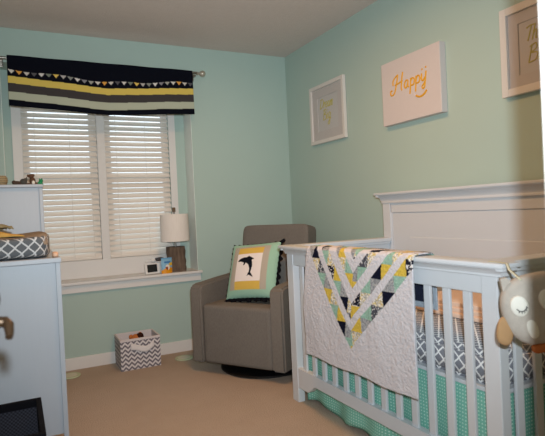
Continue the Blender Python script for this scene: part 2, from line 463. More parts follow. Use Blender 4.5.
# base drum
MB().lathe(CM @ Vector((CW/2+.02, .33, 0)), [(.001, 0), (.3, 0), (.315, .008), (.315, .018), (.3, .026), (.12, .03), (.10, .075), (.001, .075)], 48).out('swivel_base', BLACK, ch, True)
MB().box((.097, .03, .075), (CW-.097, .7, .35), .008, 2, CM).box((.097, .006, .075), (CW-.097, .13, .472), .03, 5, CM).out('front_panel', CHAIR, ch, True)
def arm(u0, u1):
    poly = [(0, .075), (.74, .075), (.74, .63), (.62, .635), (.3, .622), (.04, .607), (.012, .595), (0, .57)]
    b = bmesh.new(); f = b.faces.new([b.verts.new((u0, v, z)) for v, z in poly])
    g = bmesh.ops.extrude_face_region(b, geom=[f])
    for q in g['geom']:
        if isinstance(q, bmesh.types.BMVert): q.co.x = u1
    bmesh.ops.recalc_face_normals(b, faces=b.faces)
    bmesh.ops.bevel(b, geom=[e for e in b.edges], offset=.012, segments=3, affect='EDGES')
    m = MB(); bm_merge(m.bm, b, CM); m.out('armrest', CHAIR, ch, True)
arm(0, .095); arm(CW-.095, CW)
MB().sbox((.098, .03, .351), (CW-.098, .60, .477), 9, 12, CM).out('seat_cushion', CHAIR, ch, True)
def bk(lo, hi, tilt):
    return CM @ Matrix.Translation((0, .60, .40)) @ Matrix.Rotation(R(tilt), 4, 'X') @ Matrix.Translation((0, -.60, -.40))
MB().sbox((.03, .56, .36), (CW-.125, .72, .985), 16, 16, bk(0, 0, -9)).out('backrest', CHAIR, ch, True)
MB().sbox((.19, .325, .475), (.63, .60, .80), 6, 10, bk(0, 0, -12)).out('back_cushion', CHAIR, ch, True)

# ------------------------------------------------------------------ CUSHION
cu = thing('dolphin_cushion', 'mint patchwork cushion with black dolphin leaning in the glider chair', 'cushion', CM @ Vector((.47, .2, .5)))
DOL = [(.06, .73), (.12, .80), (.20, .83), (.32, .86), (.42, .86), (.50, .90), (.58, .86), (.70, .80), (.70, .78), (.62, .76), (.66, .66), (.67, .54), (.65, .42), (.63, .34), (.70, .26), (.74, .18), (.64, .23), (.58, .26), (.50, .22), (.53, .30), (.575, .37), (.565, .48), (.53, .57), (.47, .64), (.40, .67), (.36, .60), (.31, .58), (.32, .68), (.22, .71), (.14, .71)]
def inside(p, poly):
    x, y = p; c = False; j = len(poly)-1
    for i in range(len(poly)):
        xi, yi = poly[i]; xj, yj = poly[j]
        if (yi > y) != (yj > y) and x < (xj-xi)*(y-yi)/(yj-yi)+xi: c = not c
        j = i
    return c
def cu_col(s, t):
    if .22 < s < .74 and .13 < t < .90:
        if .27 < t < .77:
            q = ((s-.22)/.52, (t-.27)/.50)
            return '#10131f' if inside((q[0]*.98+.02, q[1]*.92+.06), DOL) else '#ece3df'
        return '#d8b558'
    if .10 < s < .86 and .13 < t < .93:
        d = (math.floor(s*44)+math.floor(t*44)) % 2
        return '#a89e90' if d else '#bdb4a6'
    return '#98bfa9' if (math.floor(s*60)+math.floor(t*60)) % 3 else '#a3c8b3'
CS = .392
CUM = CM @ Matrix.Translation((.415, .125, .506)) @ Matrix.Rotation(R(-4), 4, 'Y') @ Matrix.Rotation(R(-24), 4, 'X')
def cu_pos(sg):
    def f(s, t):
        u, v = 2*s-1, 2*t-1
        h = .062*((1-abs(u)**2.6)*(1-abs(v)**2.6))**.55
        pin = 1-.035*(1-abs(v)**2)*abs(u)**2
        pin2 = 1-.035*(1-abs(u)**2)*abs(v)**2
        return CUM @ Vector((u*CS/2*pin, -sg*h+.03*0, CS/2+v*CS/2*pin2))
    return f
CUS = vcol('patchwork_cotton', .9, .1, .002, 90)
grid('cushion_front', 130, 130, cu_pos(1), CUS, cu_col, cu)
grid('cushion_back', 40, 40, cu_pos(-1), DARKCLOTH, None, cu)
def ruffle(s, t):
    n = 4; q = s*n; e = int(min(q, n-1e-6)); f = q-e
    cx = [(-1, -1), (1, -1), (1, 1), (-1, 1)]
    a, b2 = cx[e], cx[(e+1) % 4]; u = a[0]+(b2[0]-a[0])*f; v = a[1]+(b2[1]-a[1])*f
    k = .965-.03*(1-(2*f-1)**2)+t*(.15+.025*sin(s*170))*(1, 1, .25, .3)[e]
    return CUM @ Vector((u*CS/2*k, .012*sin(s*260)*t, CS/2+v*CS/2*k))
grid('lace_ruffle', 360, 3, ruffle, DARKCLOTH, None, cu, thick=.002)

# ------------------------------------------------------------------ STORAGE BASKET + TOY
bx0, bx1, by0, by1, bz = -1.578, -1.295, -.272, -.03, .22
bs = thing('storage_basket', 'grey and white chevron storage cube on the carpet under the window', 'basket', ((bx0+bx1)/2, (by0+by1)/2, 0))
t_ = .008
m_ = MB(); m_.box((bx0, by0, 0), (bx1, by0+t_, bz), .003).box((bx0, by1-t_, 0), (bx1, by1, bz), .003).box((bx0, by0+t_, 0), (bx0+t_, by1-t_, bz)).box((bx1-t_, by0+t_, 0), (bx1, by1-t_, bz)).box((bx0+t_, by0+t_, .001), (bx1-t_, by1-t_, .01))
m_.out('basket_body', CHEV, bs)
LIN = plain('white_basket_lining', '#d8cfce', .9, .1)
q = .0015
m_ = MB(); m_.box((bx0+t_, by0+t_, .012), (bx1-t_, by0+t_+q, bz-.004)).box((bx0+t_, by1-t_-q, .012), (bx1-t_, by1-t_, bz-.004)).box((bx0+t_, by0+t_, .012), (bx0+t_+q, by1-t_, bz-.004)).box((bx1-t_-q, by0+t_, .012), (bx1-t_, by1-t_, bz-.004)).box((bx0+t_, by0+t_, .01), (bx1-t_, by1-t_, .012))
m_.out('basket_lining', LIN, bs)
m_ = MB()
for (a, b2) in (((bx0-.002, by0-.002), (bx1+.002, by0+t_+.002)), ((bx0-.002, by1-t_-.002), (bx1+.002, by1+.002)), ((bx0-.002, by0+t_+.002), (bx0+t_+.002, by1-t_-.002)), ((bx1-t_-.002, by0+t_+.002), (bx1+.002, by1-t_-.002))):
    m_.box((a[0], a[1], bz-.014), (b2[0], b2[1], bz+.002), .002)
m_.out('basket_rim', LIN, bs)
hd = []
for i in range(13):
    f = i/12; hd.append((-1.5+.15*f, by0-.006-.008*sin(pi*f), .172-.028*sin(pi*f)+.006*f))
m_ = MB()
def hpos(s, t):
    f = s; return (-1.508+.165*f, by0-.005-.010*sin(pi*f)-.003*sin(8*f), .186-.018*sin(pi*f)+.008*sin(7*f)-.042*t)
grid('cloth_handle', 24, 4, hpos, plain('white_cotton_handle', '#e4dedd', .9, .1), None, bs, thick=.004)
toy = thing('plush_toy', 'small orange and dark plush animal peeking out of the chevron basket', 'toy', (-1.43, -.13, .012))
MB().ball((-1.43, -.13, .08), (.06, .05, .07)).out('body', ORANGE, toy, True)
MB().ball((-1.44, -.135, .178), (.045, .04, .045)).ball((-1.475, -.13, .205), (.016, .01, .018)).ball((-1.408, -.13, .215), (.016, .01, .018)).out('head', plain('orange_plush', '#bf7440', .95, .05, .1), toy, True)
MB().ball((-1.412, -.142, .205), (.028, .03, .026)).out('mane', plain('dark_plush', '#3a1f18', .95, .05), toy, True)
MB().ball((-1.448, -.172, .172), (.018, .012, .014)).out('muzzle', CREAM, toy, True)

# two round pale discs on the carpet
DISC = plain('pale_disc', '#d9d8c4', .7, .2)
for (x, y), lb in (((-1.105, -.21), 'pale round disc lying on carpet between chevron basket and glider chair'), ((-1.905, -.16), 'pale round disc lying on carpet beside the white dresser')):
    t = thing('floor_disc', lb, 'disc', (x, y, 0), group='pale round discs on the carpet')
    MB().lathe((x, y, 0), [(.001, 0), (.064, 0), (.068, .004), (.066, .01), (.05, .011), (.048, .009), (.001, .009)], 32).out('disc_rim', plain('sage_rim', '#c3caa8', .7), t, True)
    MB().lathe((x, y, .0085), [(.001, 0), (.046, 0), (.046, .002), (.001, .003)], 32).out('disc_centre', DISC, t, True)

# ------------------------------------------------------------------ CRIB
CX0, CX1 = -.82, -.05          # front face of posts, back
CY0, CY1 = -1.40, -2.830
cr = thing('crib', 'white wooden slatted crib with tall panelled headboard against the right wall', 'crib', (-.43, -2.13, 0))
for y0, y1 in ((CY0-.065, CY0), (CY1, CY1+.065)):
    MB().box((CX0, y0, 0), (CX0+.042, y1, .845), .003).out('front_post', CRIB, cr)
for y0, y1 in ((CY0-.07, CY0), (CY1, CY1+.07)):
    MB().box((-.115, y0, 0), (-.05, y1, 1.11), .003).out('headboard_post', CRIB, cr)
# front: moulded cap, top rail, lower rail with arched underside
def cove(mb, x0, x1, zt, zb, y0, y1, bead=0):
    """concave moulding run along y: juts out to x0 at the top, back to x1 at the bottom"""
    pr = [(x1+.03*(1 if x1 > x0 else -1), zt), (x0, zt), (x0, zt-.004)]
    for k in range(1, 8):
        a_ = k/8*pi/2; pr.append((x0+(x1-x0)*sin(a_)**1.0*(.35+.65*k/8), zt-.004-(zt-.004-zb)*(1-cos(a_))))
    pr += [(x1, zb), (x1+.03*(1 if x1 > x0 else -1), zb)]
    bb_ = bmesh.new(); f = bb_.faces.new([bb_.verts.new((x, y0, z)) for x, z in pr]); g = bmesh.ops.extrude_face_region(bb_, geom=[f])
    for q_ in g['geom']:
        if isinstance(q_, bmesh.types.BMVert): q_.co.y = y1
    bmesh.ops.recalc_face_normals(bb_, faces=bb_.faces); bm_merge(mb.bm, bb_)
m_ = MB()
m_.box((-.856, CY1-.052, .870), (-.766, CY0+.035, .886), .004)
cove(m_, -.848, -.826, .871, .842, CY1-.026, CY0+.012)
m_.box((-.828, CY1-.020, .838), (-.775, CY0+.008, .871), .003)
m_.box((-.848, CY1-.042, .858), (-.772, CY1-.016, .871), .004).box((-.848, CY0+.006, .858), (-.772, CY0+.026, .871), .004)
m_.out('cap_rail', CRIB, cr, True)
MB().box((CX0+.004, CY1+.06, .776), (CX0+.038, CY0-.06, .838), .003).out('top_rail', CRIB, cr)
poly = []
ya, yb = CY0-.06, CY1+.06
pts = [(ya, .195), (yb, .195), (yb, .085)]
for k in range(9): f = k/8; pts.append((yb+.10+.09*f, .085+.05*(f*f*(3-2*f))))
for k in range(9): f = k/8; pts.append((ya-.19+.09*f, .135-.05*(f*f*(3-2*f))))
pts.append((ya, .085))
Mz = Matrix(((0, 0, 1, CX0+.004), (1, 0, 0, 0), (0, 1, 0, 0), (0, 0, 0, 1)))
MB().prism(pts, .034, Mz).out('lower_rail', CRIB, cr)
for k in range(13):
    yc = -1.53-.0965*k
    MB().box((CX0+.014, yc-.0175, .19), (CX0+.027, yc+.0175, .78), .003).out('slat', CRIB, cr)
# ends
for yo, sg in ((CY0, -1), (CY1, 1)):
    y0, y1 = sorted((yo+sg*.012, yo+sg*.046)); yc = (y0+y1)/2
    m_ = MB(); m_.box((-.78, yc-.045, .864), (-.115, yc+.045, .886), .004).box((-.78, yc-.035, .848), (-.115, yc+.035, .865), .005)
    m_.out('end_cap_rail', CRIB, cr)
    MB().box((-.785, y0, .776), (-.11, y1, .85), .003).out('end_top_rail', CRIB, cr)
    MB().box((-.785, y0, .1), (-.11, y1, .195), .003).out('end_lower_rail', CRIB, cr)
    for k in range(6):
        xc = -.70-.0+.0985*k
        MB().box((xc-.018, yc-.0065, .19), (xc+.018, yc+.0065, .78), .003).out('end_slat', CRIB, cr)
# headboard
m_ = MB()
m_.box((-.090, CY1+.02, .2), (-.062, CY0-.02, 1.1))
m_.box((-.108, CY0-.075, .3), (-.062, CY0-.06, 1.1), .002).box((-.108, CY1+.06, .3), (-.062, CY1+.075, 1.1), .002)
m_.box((-.108, CY1+.06, 1.04), (-.062, CY0-.06, 1.11), .003).box((-.108, CY1+.06, .3), (-.062, CY0-.06, .42), .003)
m_.out('headboard_frame', CRIB, cr)
MB().box((-.108, CY1+.225, .47), (-.07, CY0-.225, .893), .005, 3).out('headboard_panel', CRIB, cr)
MB().box((-.103, CY1+.0755, .42), (-.07, CY0-.0755, 1.0395), .003).out('headboard_field', CRIB, cr)
m_ = MB(); b0, b1 = CY1-.02, CY0
m_.box((-.150, b0-.044, 1.153), (-.028, b1+.044, 1.168), .004)
cove(m_, -.143, -.118, 1.154, 1.116, b0-.014, b1+.014)
m_.box((-.143, b0-.036, 1.138), (-.035, b0-.012, 1.154), .005).box((-.143, b1+.012, 1.138), (-.035, b1+.036, 1.154), .005)
m_.box((-.118, b0-.012, 1.110), (-.045, b1+.012, 1.154), .002)
m_.box((-.121, b0-.006, 1.100), (-.048, b1+.006, 1.112), .003, 2)
m_.out('crown_moulding', CRIB, cr, True)
MB().box((-.775, CY1+.05, .425), (-.115, CY0-.05, .44), .002).out('mattress_support', CRIB, cr)

# mattress with lattice sheet
mt = thing('crib_mattress', 'crib mattress in grey and white lattice fitted sheet inside the crib', 'mattress', (-.44, -2.13, .44))
MX0, MX1, MY0, MY1 = -.768, -.122, CY1+.055, CY0-.055
b = bmesh.new(); bmesh.ops.create_cube(b, size=1)
bmesh.ops.transform(b, matrix=Matrix.Translation(((MX0+MX1)/2, (MY0+MY1)/2, .501)) @ Matrix.Diagonal((MX1-MX0, MY1-MY0, .122, 1)), verts=b.verts)
bmesh.ops.bevel(b, geom=list(b.edges), offset=.022, segments=4, affect='EDGES')
me = bpy.data.meshes.new('fitted_sheet'); b.to_mesh(me); b.free()
for mm in (SHEET, SHEETTOP, SHEETEND): me.materials.append(mm)
for p in me.polygons:
    n = p.normal; p.material_index = 1 if abs(n.z) > .6 else (2 if abs(n.y) > .7 else 0)
    p.use_smooth = True
ms = bpy.data.objects.new('fitted_sheet', me); COL.objects.link(ms); put_under(ms, mt)
# folded peach blanket on the mattress
fb = MB()
for k in range(3):
    fb.sbox((-.45+.01*k, -2.73, .5625+.022*k), (-.15-.006*k, -1.98-.008*k, .590+.022*k), 8, 8)
fb = own_origin(fb.out('folded_blanket', plain('peach_fleece', '#eed6c4', .95, .05, .05, 12, .002, 150), None, True), (-.3, -2.35, .5625))
tag(fb, 'folded peach blanket lying on the lattice sheet inside the crib', 'blanket')

# crib skirt
sk = thing('crib_skirt', 'mint green dotted crib skirt hanging below the mattress inside the crib', 'crib skirt', (-.44, -2.13, .0))
def sk_front(s, t):
    y = CY0-.075+(CY1-CY0+.15)*s
    return (-.762+.010*sin(s*34)*t+.012*t*sin(s*11)-.004, y, .438-(.43-.014*sin(s*19)-.010*sin(s*7))*t)
grid('front_drop', 160, 20, sk_front, SKIRT, None, sk, thick=.002)
for yo, nm in ((CY0-.075, 'end_drop'), (CY1+.075, 'end_drop')):
    def sk_end(s, t, yo=yo): return (-.752+.62*s, yo+.008*sin(s*30)*t, .438-(.425-.01*sin(s*17))*t)
    grid(nm, 70, 20, sk_end, SKIRT, None, sk, thick=.002)

# ------------------------------------------------------------------ QUILT over the front rail
QP = [(-.868, .332), (-.869, .6), (-.867, .86), (-.864, .884), (-.852, .8955), (-.81, .8970), (-.772, .8955), (-.760, .884), (-.756, .85), (-.752, .74), (-.752, .67)]
QL = [0]
for a, b2 in zip(QP, QP[1:]): QL.append(QL[-1]+math.hypot(b2[0]-a[0], b2[1]-a[1]))
def q_path(s):
    d = s*QL[-1]
    for i in range(len(QL)-1):
        if d <= QL[i+1]+1e-9:
            f = (d-QL[i])/(QL[i+1]-QL[i]); return [QP[i][k]+(QP[i+1][k]-QP[i][k])*f for k in (0, 1)]
    return QP[-1]
QY0, QY1 = -1.664, -2.494
def q_pos(s, t):
    x, z = q_path(t)
    front = max(0, min(1, (.87-z)/.3)) if t < .6 else 0
    y0 = QY0-.045*max(0, (z-.6)/.3) if t < .6 else QY0-.045
    y1 = QY1-(.0*max(0, min(1, (.885-z)/.2)) if t > .62 else 0)
    y = y0+(y1-y0)*s
    w = (vnoise(s*7, t*4, 1)-.5)*.009+(vnoise(s*30, t*26, 2)-.5)*.002
    x += -abs(w)*front if t < .6 else 0
    if t < .6: z += front*(.010*s+.004*sin(s*14))
    return (x, y, z + (vnoise(s*22, t*10, 4)-.5)*.004*(1 if .6 < t < .75 else 0))
QPAL = ['mint', 'lightp', 'yellow', 'greyp', 'mint', 'char', 'lightp', 'navy', 'greyp', 'mint', 'yellow', 'navyp', 'lightp', 'mint', 'greyp', 'navy', 'yellow']
def q_col(s, t):
    x, z = q_path(t); y = QY0-.036+(QY1-QY0+.036)*s
    zz = .332+t*QL[-1]
    dy = y+2.088+.07*(zz-.43); arm = 0 if dy > 0 else 1
    v = zz-(1.14 if arm == 0 else 1.06)*abs(dy)
    band = None
    for k, (a, c) in enumerate(((.439, .521), (.573, .646), (.718, .79), (.852, .97))):
        if a <= v < c: band = k; f = (v-a)/(c-a)
    if zz > 1.055: return '#a9b3bd' if (s > .975 or s < .025 or t > .975) else '#262a3c'
    if band is None: return '#d2d0d6'
    q = zz/.07+band*.37+arm*.5; n = math.floor(q); tri = 1 if q-n > f else 0
    kind = QPAL[(n*2+tri+band*5+arm*3) % len(QPAL)]
    p1 = vnoise(y*150, zz*150, 5); p2 = vnoise(y*230, zz*230, 9)
    if kind == 'mint': return '#93b8a8' if p2 > .3 else '#9fc2b3'
    if kind == 'yellow': return '#d6b94f'
    if kind == 'navy': return '#12162a'
    if kind == 'navyp': return '#e6e4e4' if p1 > .63 else '#1a1c2c'
    if kind == 'char': return '#c9c9cb' if p2 > .70 else '#4d4f58'
    if kind == 'greyp': return '#a9abad' if p2 > .5 else '#8b8d92'
    return '#e8e2d8' if p2 > .55 else ('#a8a79f' if p1 > .5 else '#d9c27a')
QM = vcol('quilted_cotton', .92, .08, .009, 75)
qo = grid('baby_quilt', 214, 250, q_pos, QM, q_col, thick=.005)
own_origin(qo, (-.8, -2.02, .89))
tag(qo, 'white baby quilt with multicoloured chevron patchwork draped over the crib front rail', 'quilt')

# ------------------------------------------------------------------ OWL hanging at the crib end
OX, OY, OZ = -.838, -2.985, .765
ow = thing('plush_owl', 'grey plush owl with closed eyes hanging by a ribbon from the crib end', 'plush toy', (OX, OY, OZ))
OM = Matrix.Translation((OX, OY, OZ)) @ Matrix.Rotation(R(-34), 4, 'Z') @ Matrix.Rotation(R(-13), 4, 'Y') @ Matrix.Diagonal((.77, 1, .97, 1))
def owlf(c):
    k = 1+.10*max(0, -c.z) - .10*max(0, -c.z)**2
    w = 1-.10*max(0, c.z)**2 - .16*max(0, -c.z)**2
    return (c.x*w, c.y*k, c.z+.07*(abs(c.x)**2)*max(0, c.z))
MB().sbox((-.135, -.038, -.112), (.135, .038, .105), 2.7, 14, OM, owlf).out('body', OWLM, ow, 'all')
for sx in (-1, 1):
    MB().prism([(sx*.05, .07), (sx*.112, .045), (sx*.108, .112), (sx*.085, .112)], .016, OM @ Matrix(((1, 0, 0, 0), (0, 0, 1, -.008), (0, 1, 0, 0), (0, 0, 0, 1)))).out('ear', OWLM if sx < 0 else ORANGE, ow)
    e = MB().lathe((0, 0, 0), [(.001, .006), (.027, .005), (.031, .002), (.032, -.014), (.001, -.014)], 32, OM @ Matrix.Translation((sx*.051-.026, -.036, .026)) @ Matrix.Rotation(R(90), 4, 'X') @ Matrix.Rotation(sx*R(8), 4, 'Y')).out('eye_patch', CREAM, ow, True)
    Me = OM @ Matrix.Translation((sx*.051-.026, -.0435, .026)) @ Matrix.Rotation(sx*R(8), 4, 'Z')
    l = MB(); arc = []
    for k in range(13):
        a = R(205+k*11.5); arc.append(Me @ Vector((.019*cos(a)+.003, .0005, .018*sin(a)+.003)))
    l.tube(arc, .0014, 6)
    for k in (3, 5, 7, 9, 11):
        a = R(205+k*11.5); l.tube([Me @ Vector((.019*cos(a)+.003, .0005, .018*sin(a)+.003)), Me @ Vector((.025*cos(a)+.003, .0005, .024*sin(a)+.003))], .0012, 6)
    l.out('stitched_eyelid', DARKCLOTH, e)
    MB().sbox((-.03, -.012, -.045), (.03, .012, .045), 2.6, 8, OM @ Matrix.Translation((sx*.138-.004, -.006, -.045)) @ Matrix.Rotation(sx*R(-28), 4, 'Y')).out('wing', TAN, ow, 'all')
    MB().sbox((-.034, -.02, -.014), (.034, .014, .014), 2.8, 8, OM @ Matrix.Translation((sx*.05+.015, -.012, -.115))).out('foot', ORANGE, ow, 'all')
MB().sbox((-.014, -.014, -.026), (.014, .012, .018), 2.2, 8, OM @ Matrix.Translation((.022, -.036, .0))).out('beak', ORANGE, ow, 'all')
MB().sbox((-.02, -.006, -.03), (.02, .006, .03), 2.4, 8, OM @ Matrix.Translation((-.052, -.034, -.048))).out('belly_patch', CREAM, ow, 'all')
rb = MB()
def rbpos(s, t):
    pts = [(-.893, -2.975, .85), (-.873, -2.92, .874), (-.852, -2.896, .8895), (-.836, -2.855, .8885), (-.83, -2.81, .888)]
    d = s*(len(pts)-1); i = min(int(d), len(pts)-2); f = d-i
    p = Vector(pts[i]).lerp(Vector(pts[i+1]), f); return p+Vector((.012*(t-.5), 0, 0))
grid('ribbon', 20, 2, rbpos, plain('cream_ribbon', '#d9d3b8', .8), None, ow, thick=.0015)

# ------------------------------------------------------------------ PICTURES on the right wall
def stroke_set(mb, strokes, org, sc, x, r, slant=0):
    for st in strokes:
        pts = []
        P_ = [Vector((a+slant*b2, b2)) for a, b2 in st]
        if len(P_) == 1:
            c = P_[0]; mb.ball((x, org[0]-c.x*sc, org[1]+c.y*sc), (r*.5, r*1.3, r*1.3), 10); continue
        Q = [P_[0]*2-P_[1]]+P_+[P_[-1]*2-P_[-2]]
        for i in range(1, len(Q)-2):
            for k in range(6):
                f = k/6; a, b3, c, d = Q[i-1], Q[i], Q[i+1], Q[i+2]
                pts.append(.5*((2*b3)+(c-a)*f+(2*a-5*b3+4*c-d)*f*f+(-a+3*b3-3*c+d)*f**3))
        pts.append(P_[-1])
        mb.tube([(x, org[0]-p.x*sc, org[1]+p.y*sc) for p in pts], r, 8)
LET = {
 'D': ([[(0, 0), (.12, 1.6)], [(-.1, 1.5), (.5, 1.6), (.95, 1.1), (.7, .3), (0, 0)]], 1.15),
 'r': ([[(0, 0), (.06, 1), (.08, .7), (.38, 1)]], .5),
 'e': ([[(.05, .5), (.5, .6), (.42, .98), (.12, .85), (.05, .35), (.28, 0), (.62, .25)]], .7),
 'a': ([[(.5, .85), (.22, .98), (.05, .5), (.2, .04), (.45, .3), (.52, .9), (.5, .15), (.7, .1)]], .78),
 'm': ([[(0, 0), (.06, 1), (.08, .6), (.28, 1), (.36, .75), (.34, 0), (.38, .6), (.58, 1), (.68, .8), (.66, .1), (.8, .12)]], .9),
 'B': ([[(0, 0), (.12, 1.6)], [(-.1, 1.45), (.5, 1.62), (.62, 1.15), (.14, .85), (.75, .75), (.72, .15), (0, 0)]], 1.0),
 'i': ([[(.05, 1), (.03, .15), (.2, .1)], [(.08, 1.4)]], .35),
 'g': ([[(.5, .85), (.22, .98), (.05, .5), (.2, .04), (.48, .35), (.54, .9), (.5, -.5), (.28, -.85), (.05, -.6), (.5, -.1), (.75, .1)]], .8),
 'T': ([[(-.15, 1.45), (.3, 1.62), (.95, 1.6)], [(.42, 1.6), (.3, .5), (.2, 0)]], .75),
 'h': ([[(0, 0), (.15, 1.6)], [(.05, .5), (.3, 1), (.45, .75), (.42, .1), (.6, .12)]], .75),
}
def word(mb, txt, org, sc, x, r, slant=.18):
    u = 0
    for chh in txt:
        st, adv = LET[chh]; stroke_set(mb, [[(a+u+0, b2) for a, b2 in s] for s in st], org, sc, x, r, slant); u += adv
def framed(name, y0, y1, z0, z1, fw, mw, label, words):
    t = thing(name, label, 'picture', (0, (y0+y1)/2, z0))
    ya, yb = max(y0, y1), min(y0, y1)
    m = MB()
    m.box((-.030, ya-fw, z0), (-.004, ya, z1), .003).box((-.030, yb, z0), (-.004, yb+fw, z1), .003).box((-.030, yb+fw, z0), (-.004, ya-fw, z0+fw), .003).box((-.030, yb+fw, z1-fw), (-.004, ya-fw, z1), .003)
    m.out('picture_frame', FRAME, t)
    m = MB(); mo = mw
    m.box((-.016, ya-fw-mo, z0+fw), (-.011, ya-fw, z1-fw)).box((-.016, yb+fw, z0+fw), (-.011, yb+fw+mo, z1-fw)).box((-.016, yb+fw+mo, z0+fw), (-.011, ya-fw-mo, z0+fw+mo)).box((-.016, yb+fw+mo, z1-fw-mo), (-.011, ya-fw-mo, z1-fw))
    m.out('mat_board', MATB, t)
    MB().box((-.011, yb+fw, z0+fw), (-.008, ya-fw, z1-fw)).out('art_print', PAPER, t)
    m = MB()
    for w, yy, zz, sc in words: word(m, w, (yy, zz), sc, -.0112, .0034)
    m.out('gold_lettering', OLIVE, t, True)
    MB().box((-.0215, yb+fw-.002, z0+fw-.002), (-.0195, ya-fw+.002, z1-fw+.002)).out('glass_pane', GLASS, t)
framed('framed_print', -.430, -.905, 1.598, 2.055, .028, .068, 'white framed print with gold handwriting nearest the room corner', [('Dream', -.562, 1.868, .044), ('Big', -.60, 1.775, .05)])
framed('framed_print', -2.245, -2.735, 1.586, 2.012, .036, .055, 'white framed print with gold handwriting on the right, cut by the door frame', [('Th', -2.375, 1.826, .042), ('Br', -2.385, 1.725, .05)])
hp = thing('canvas_picture', 'unframed white canvas with gold Happy lettering and smile', 'picture', (0, -1.612, 1.595))
MB().box((-.045, -1.865, 1.595), (0, -1.358, 1.99), .004).out('canvas', CANVAS, hp)
m = MB(); HS = [
 [(.078, .104), (.066, .06), (.052, .02), (.036, -.006), (.016, -.012), (.004, .0), (.010, .018), (.022, .014)],
 [(.030, .046), (.032, .072), (.052, .092), (.078, .104)],
 [(.122, .110), (.110, .06), (.104, .012), (.112, .002)],
 [(.048, .046), (.082, .050), (.118, .060)],
 [(.166, .048), (.150, .052), (.134, .034), (.138, .010), (.152, .010), (.164, .034), (.166, .048), (.164, .014), (.174, .010)],
 [(.190, .056), (.186, .01), (.178, -.036)], [(.188, .036), (.204, .054), (.220, .040), (.212, .014), (.190, .012)],
 [(.236, .058), (.232, .01), (.226, -.034)], [(.234, .038), (.250, .056), (.266, .042), (.258, .016), (.236, .014)],
 [(.282, .060), (.280, .026), (.292, .016), (.306, .034)], [(.318, .066), (.310, .02), (.302, -.02), (.290, -.030), (.282, -.018), (.298, -.002), (.312, .016)],
 [(.286, .082)], [(.316, .088)]]
stroke_set(m, HS, (-1.438, 1.786), 1, -.0452, .0050)
stroke_set(m, [[(.230, -.058), (.250, -.068), (.275, -.070), (.300, -.060), (.318, -.044)]], (-1.438, 1.786), 1, -.0452, .0062)
m.out('gold_lettering', GOLD, hp, True)

# ------------------------------------------------------------------ DRESSER (changing table) and tall chest
def cabinet(name, label, cat, x0, x1, y0, y1, h, zb, drawers, slab=.022):
    t = thing(name, label, cat, ((x0+x1)/2, (y0+y1)/2, 0))
    MB().box((x0-.005, y0-.016, h-slab), (x1+.004, y1+.004, h), .004).out('top_board', DRES, t)
    st = .02
    for xa in (x0, x1-st):
        for ya, yb in ((y0, y0+.03), (y1-.03, y1)):
            MB().box((xa, ya, 0), (xa+st, yb, h-slab), .002).out('leg', DRES, t)
    MB().box((x0+st, y0+.007, zb), (x1-st, y0+.022, h-slab), .001).out('end_panel', DRES, t)
    MB().box((x0+st, y1-.022, zb), (x1-st, y1-.007, h-slab), .001).out('end_panel', DRES, t)
    MB().box((x0+.004, y0+.02, zb), (x0+.014, y1-.02, h-slab)).box((x0+.014, y0+.02, zb), (x1-.03, y1-.02, zb+.015)).out('back_panel', DRES, t)
    n = drawers; hh = (h-slab-zb-.01)/n
    for k in range(n):
        z0 = zb+.005+k*hh
        d = MB().box((x1-.022, y0+.034, z0+.004), (x1-.003, y1-.034, z0+hh-.004), .003).out('drawer', DRES, t)
        MB().box((x1-.006, y0*.6+y1*.4, z0+hh-.022), (x1-.0015, y0*.4+y1*.6, z0+hh-.008), .002).out('finger_pull', METAL, d)
    return t
cabinet('dresser', 'white dresser used as changing table at left, its end panel facing us', 'dresser', -2.5, -2.029, -1.55, -.76, .925, .148, 3)
cabinet('tall_chest', 'taller white chest behind the dresser, beside the window', 'chest', -2.5, -2.045, -.70, -.27, 1.305, .10, 5, .018)

cpd = thing('changing_pad', 'changing pad with grey and white lattice cover on top of the dresser', 'changing pad', (-2.225, -1.16, .925))
def padf(c):
    z = c.z
    if z > 0: z *= (.70+.30*min(1, abs(c.x)**1.8))
    return (c.x, c.y, z)
MB().sbox((-2.388, -1.545, .925), (-2.06, -.80, 1.04), 7, 22, None, padf).out('pad', PADM, cpd, 'all')
def ptop(s, t):
    u = 2*s-1; x = -2.224+.150*u; y = -1.535+.725*t
    v = (y+1.1725)/.3725
    zz = .9825+.0575*(.70+.30*min(1, abs(x+2.224)/.164)**1.8)*((max(0, 1-abs((x+2.224)/.164)**7-abs(v)**7))**(1/7))+.002
    return (x, y, zz)
grid('warm_lit_pad_top', 40, 40, ptop, plain('warm_lit_taupe', '#8d8072', .95, .05, .08, 40), None, cpd)  # added sheet: warm light on the foreshortened lattice, painted as plain taupe
cl = thing('crumpled_cloth', 'crumpled mustard and sage cloth lying on the changing pad', 'cloth', (-2.24, -1.42, 1.02))
def clp(s, t):
    u, v = 2*s-1, 2*t-1; k = 1-.25*sin(3*math.atan2(v, u)+1)*math.hypot(u, v)
    return (-2.275+.082*u*k, -1.43+.07*v*k, 1.022+.014*(1-u*u)*(1-v*v)+.012*vnoise(s*6, t*6, 8)+.006*(1-max(abs(u), abs(v))))
grid('mustard_fold', 40, 40, clp, plain('mustard_cloth', '#c9a55e', .95, .05, .1, 30), None, cl, thick=.003)
def clp2(s, t):
    u, v = 2*s-1, 2*t-1
    return (-2.285+.062*u*(1-.3*v), -1.36+.05*v, 1.040+.020*(1-u*u)*(1-v*v)+.018*vnoise(s*5+3, t*5, 3)+.016*s)
grid('sage_fold', 30, 30, clp2, plain('sage_cloth', '#8c8468', .95, .05, .15, 30), None, cl, thick=.003)
pk = MB().sbox((-2.058, -1.53, .925), (-2.032, -1.47, .948), 3, 6).out('washcloth', plain('peach_cloth', '#dfb79b', .95, .05, .1, 40), None, True)
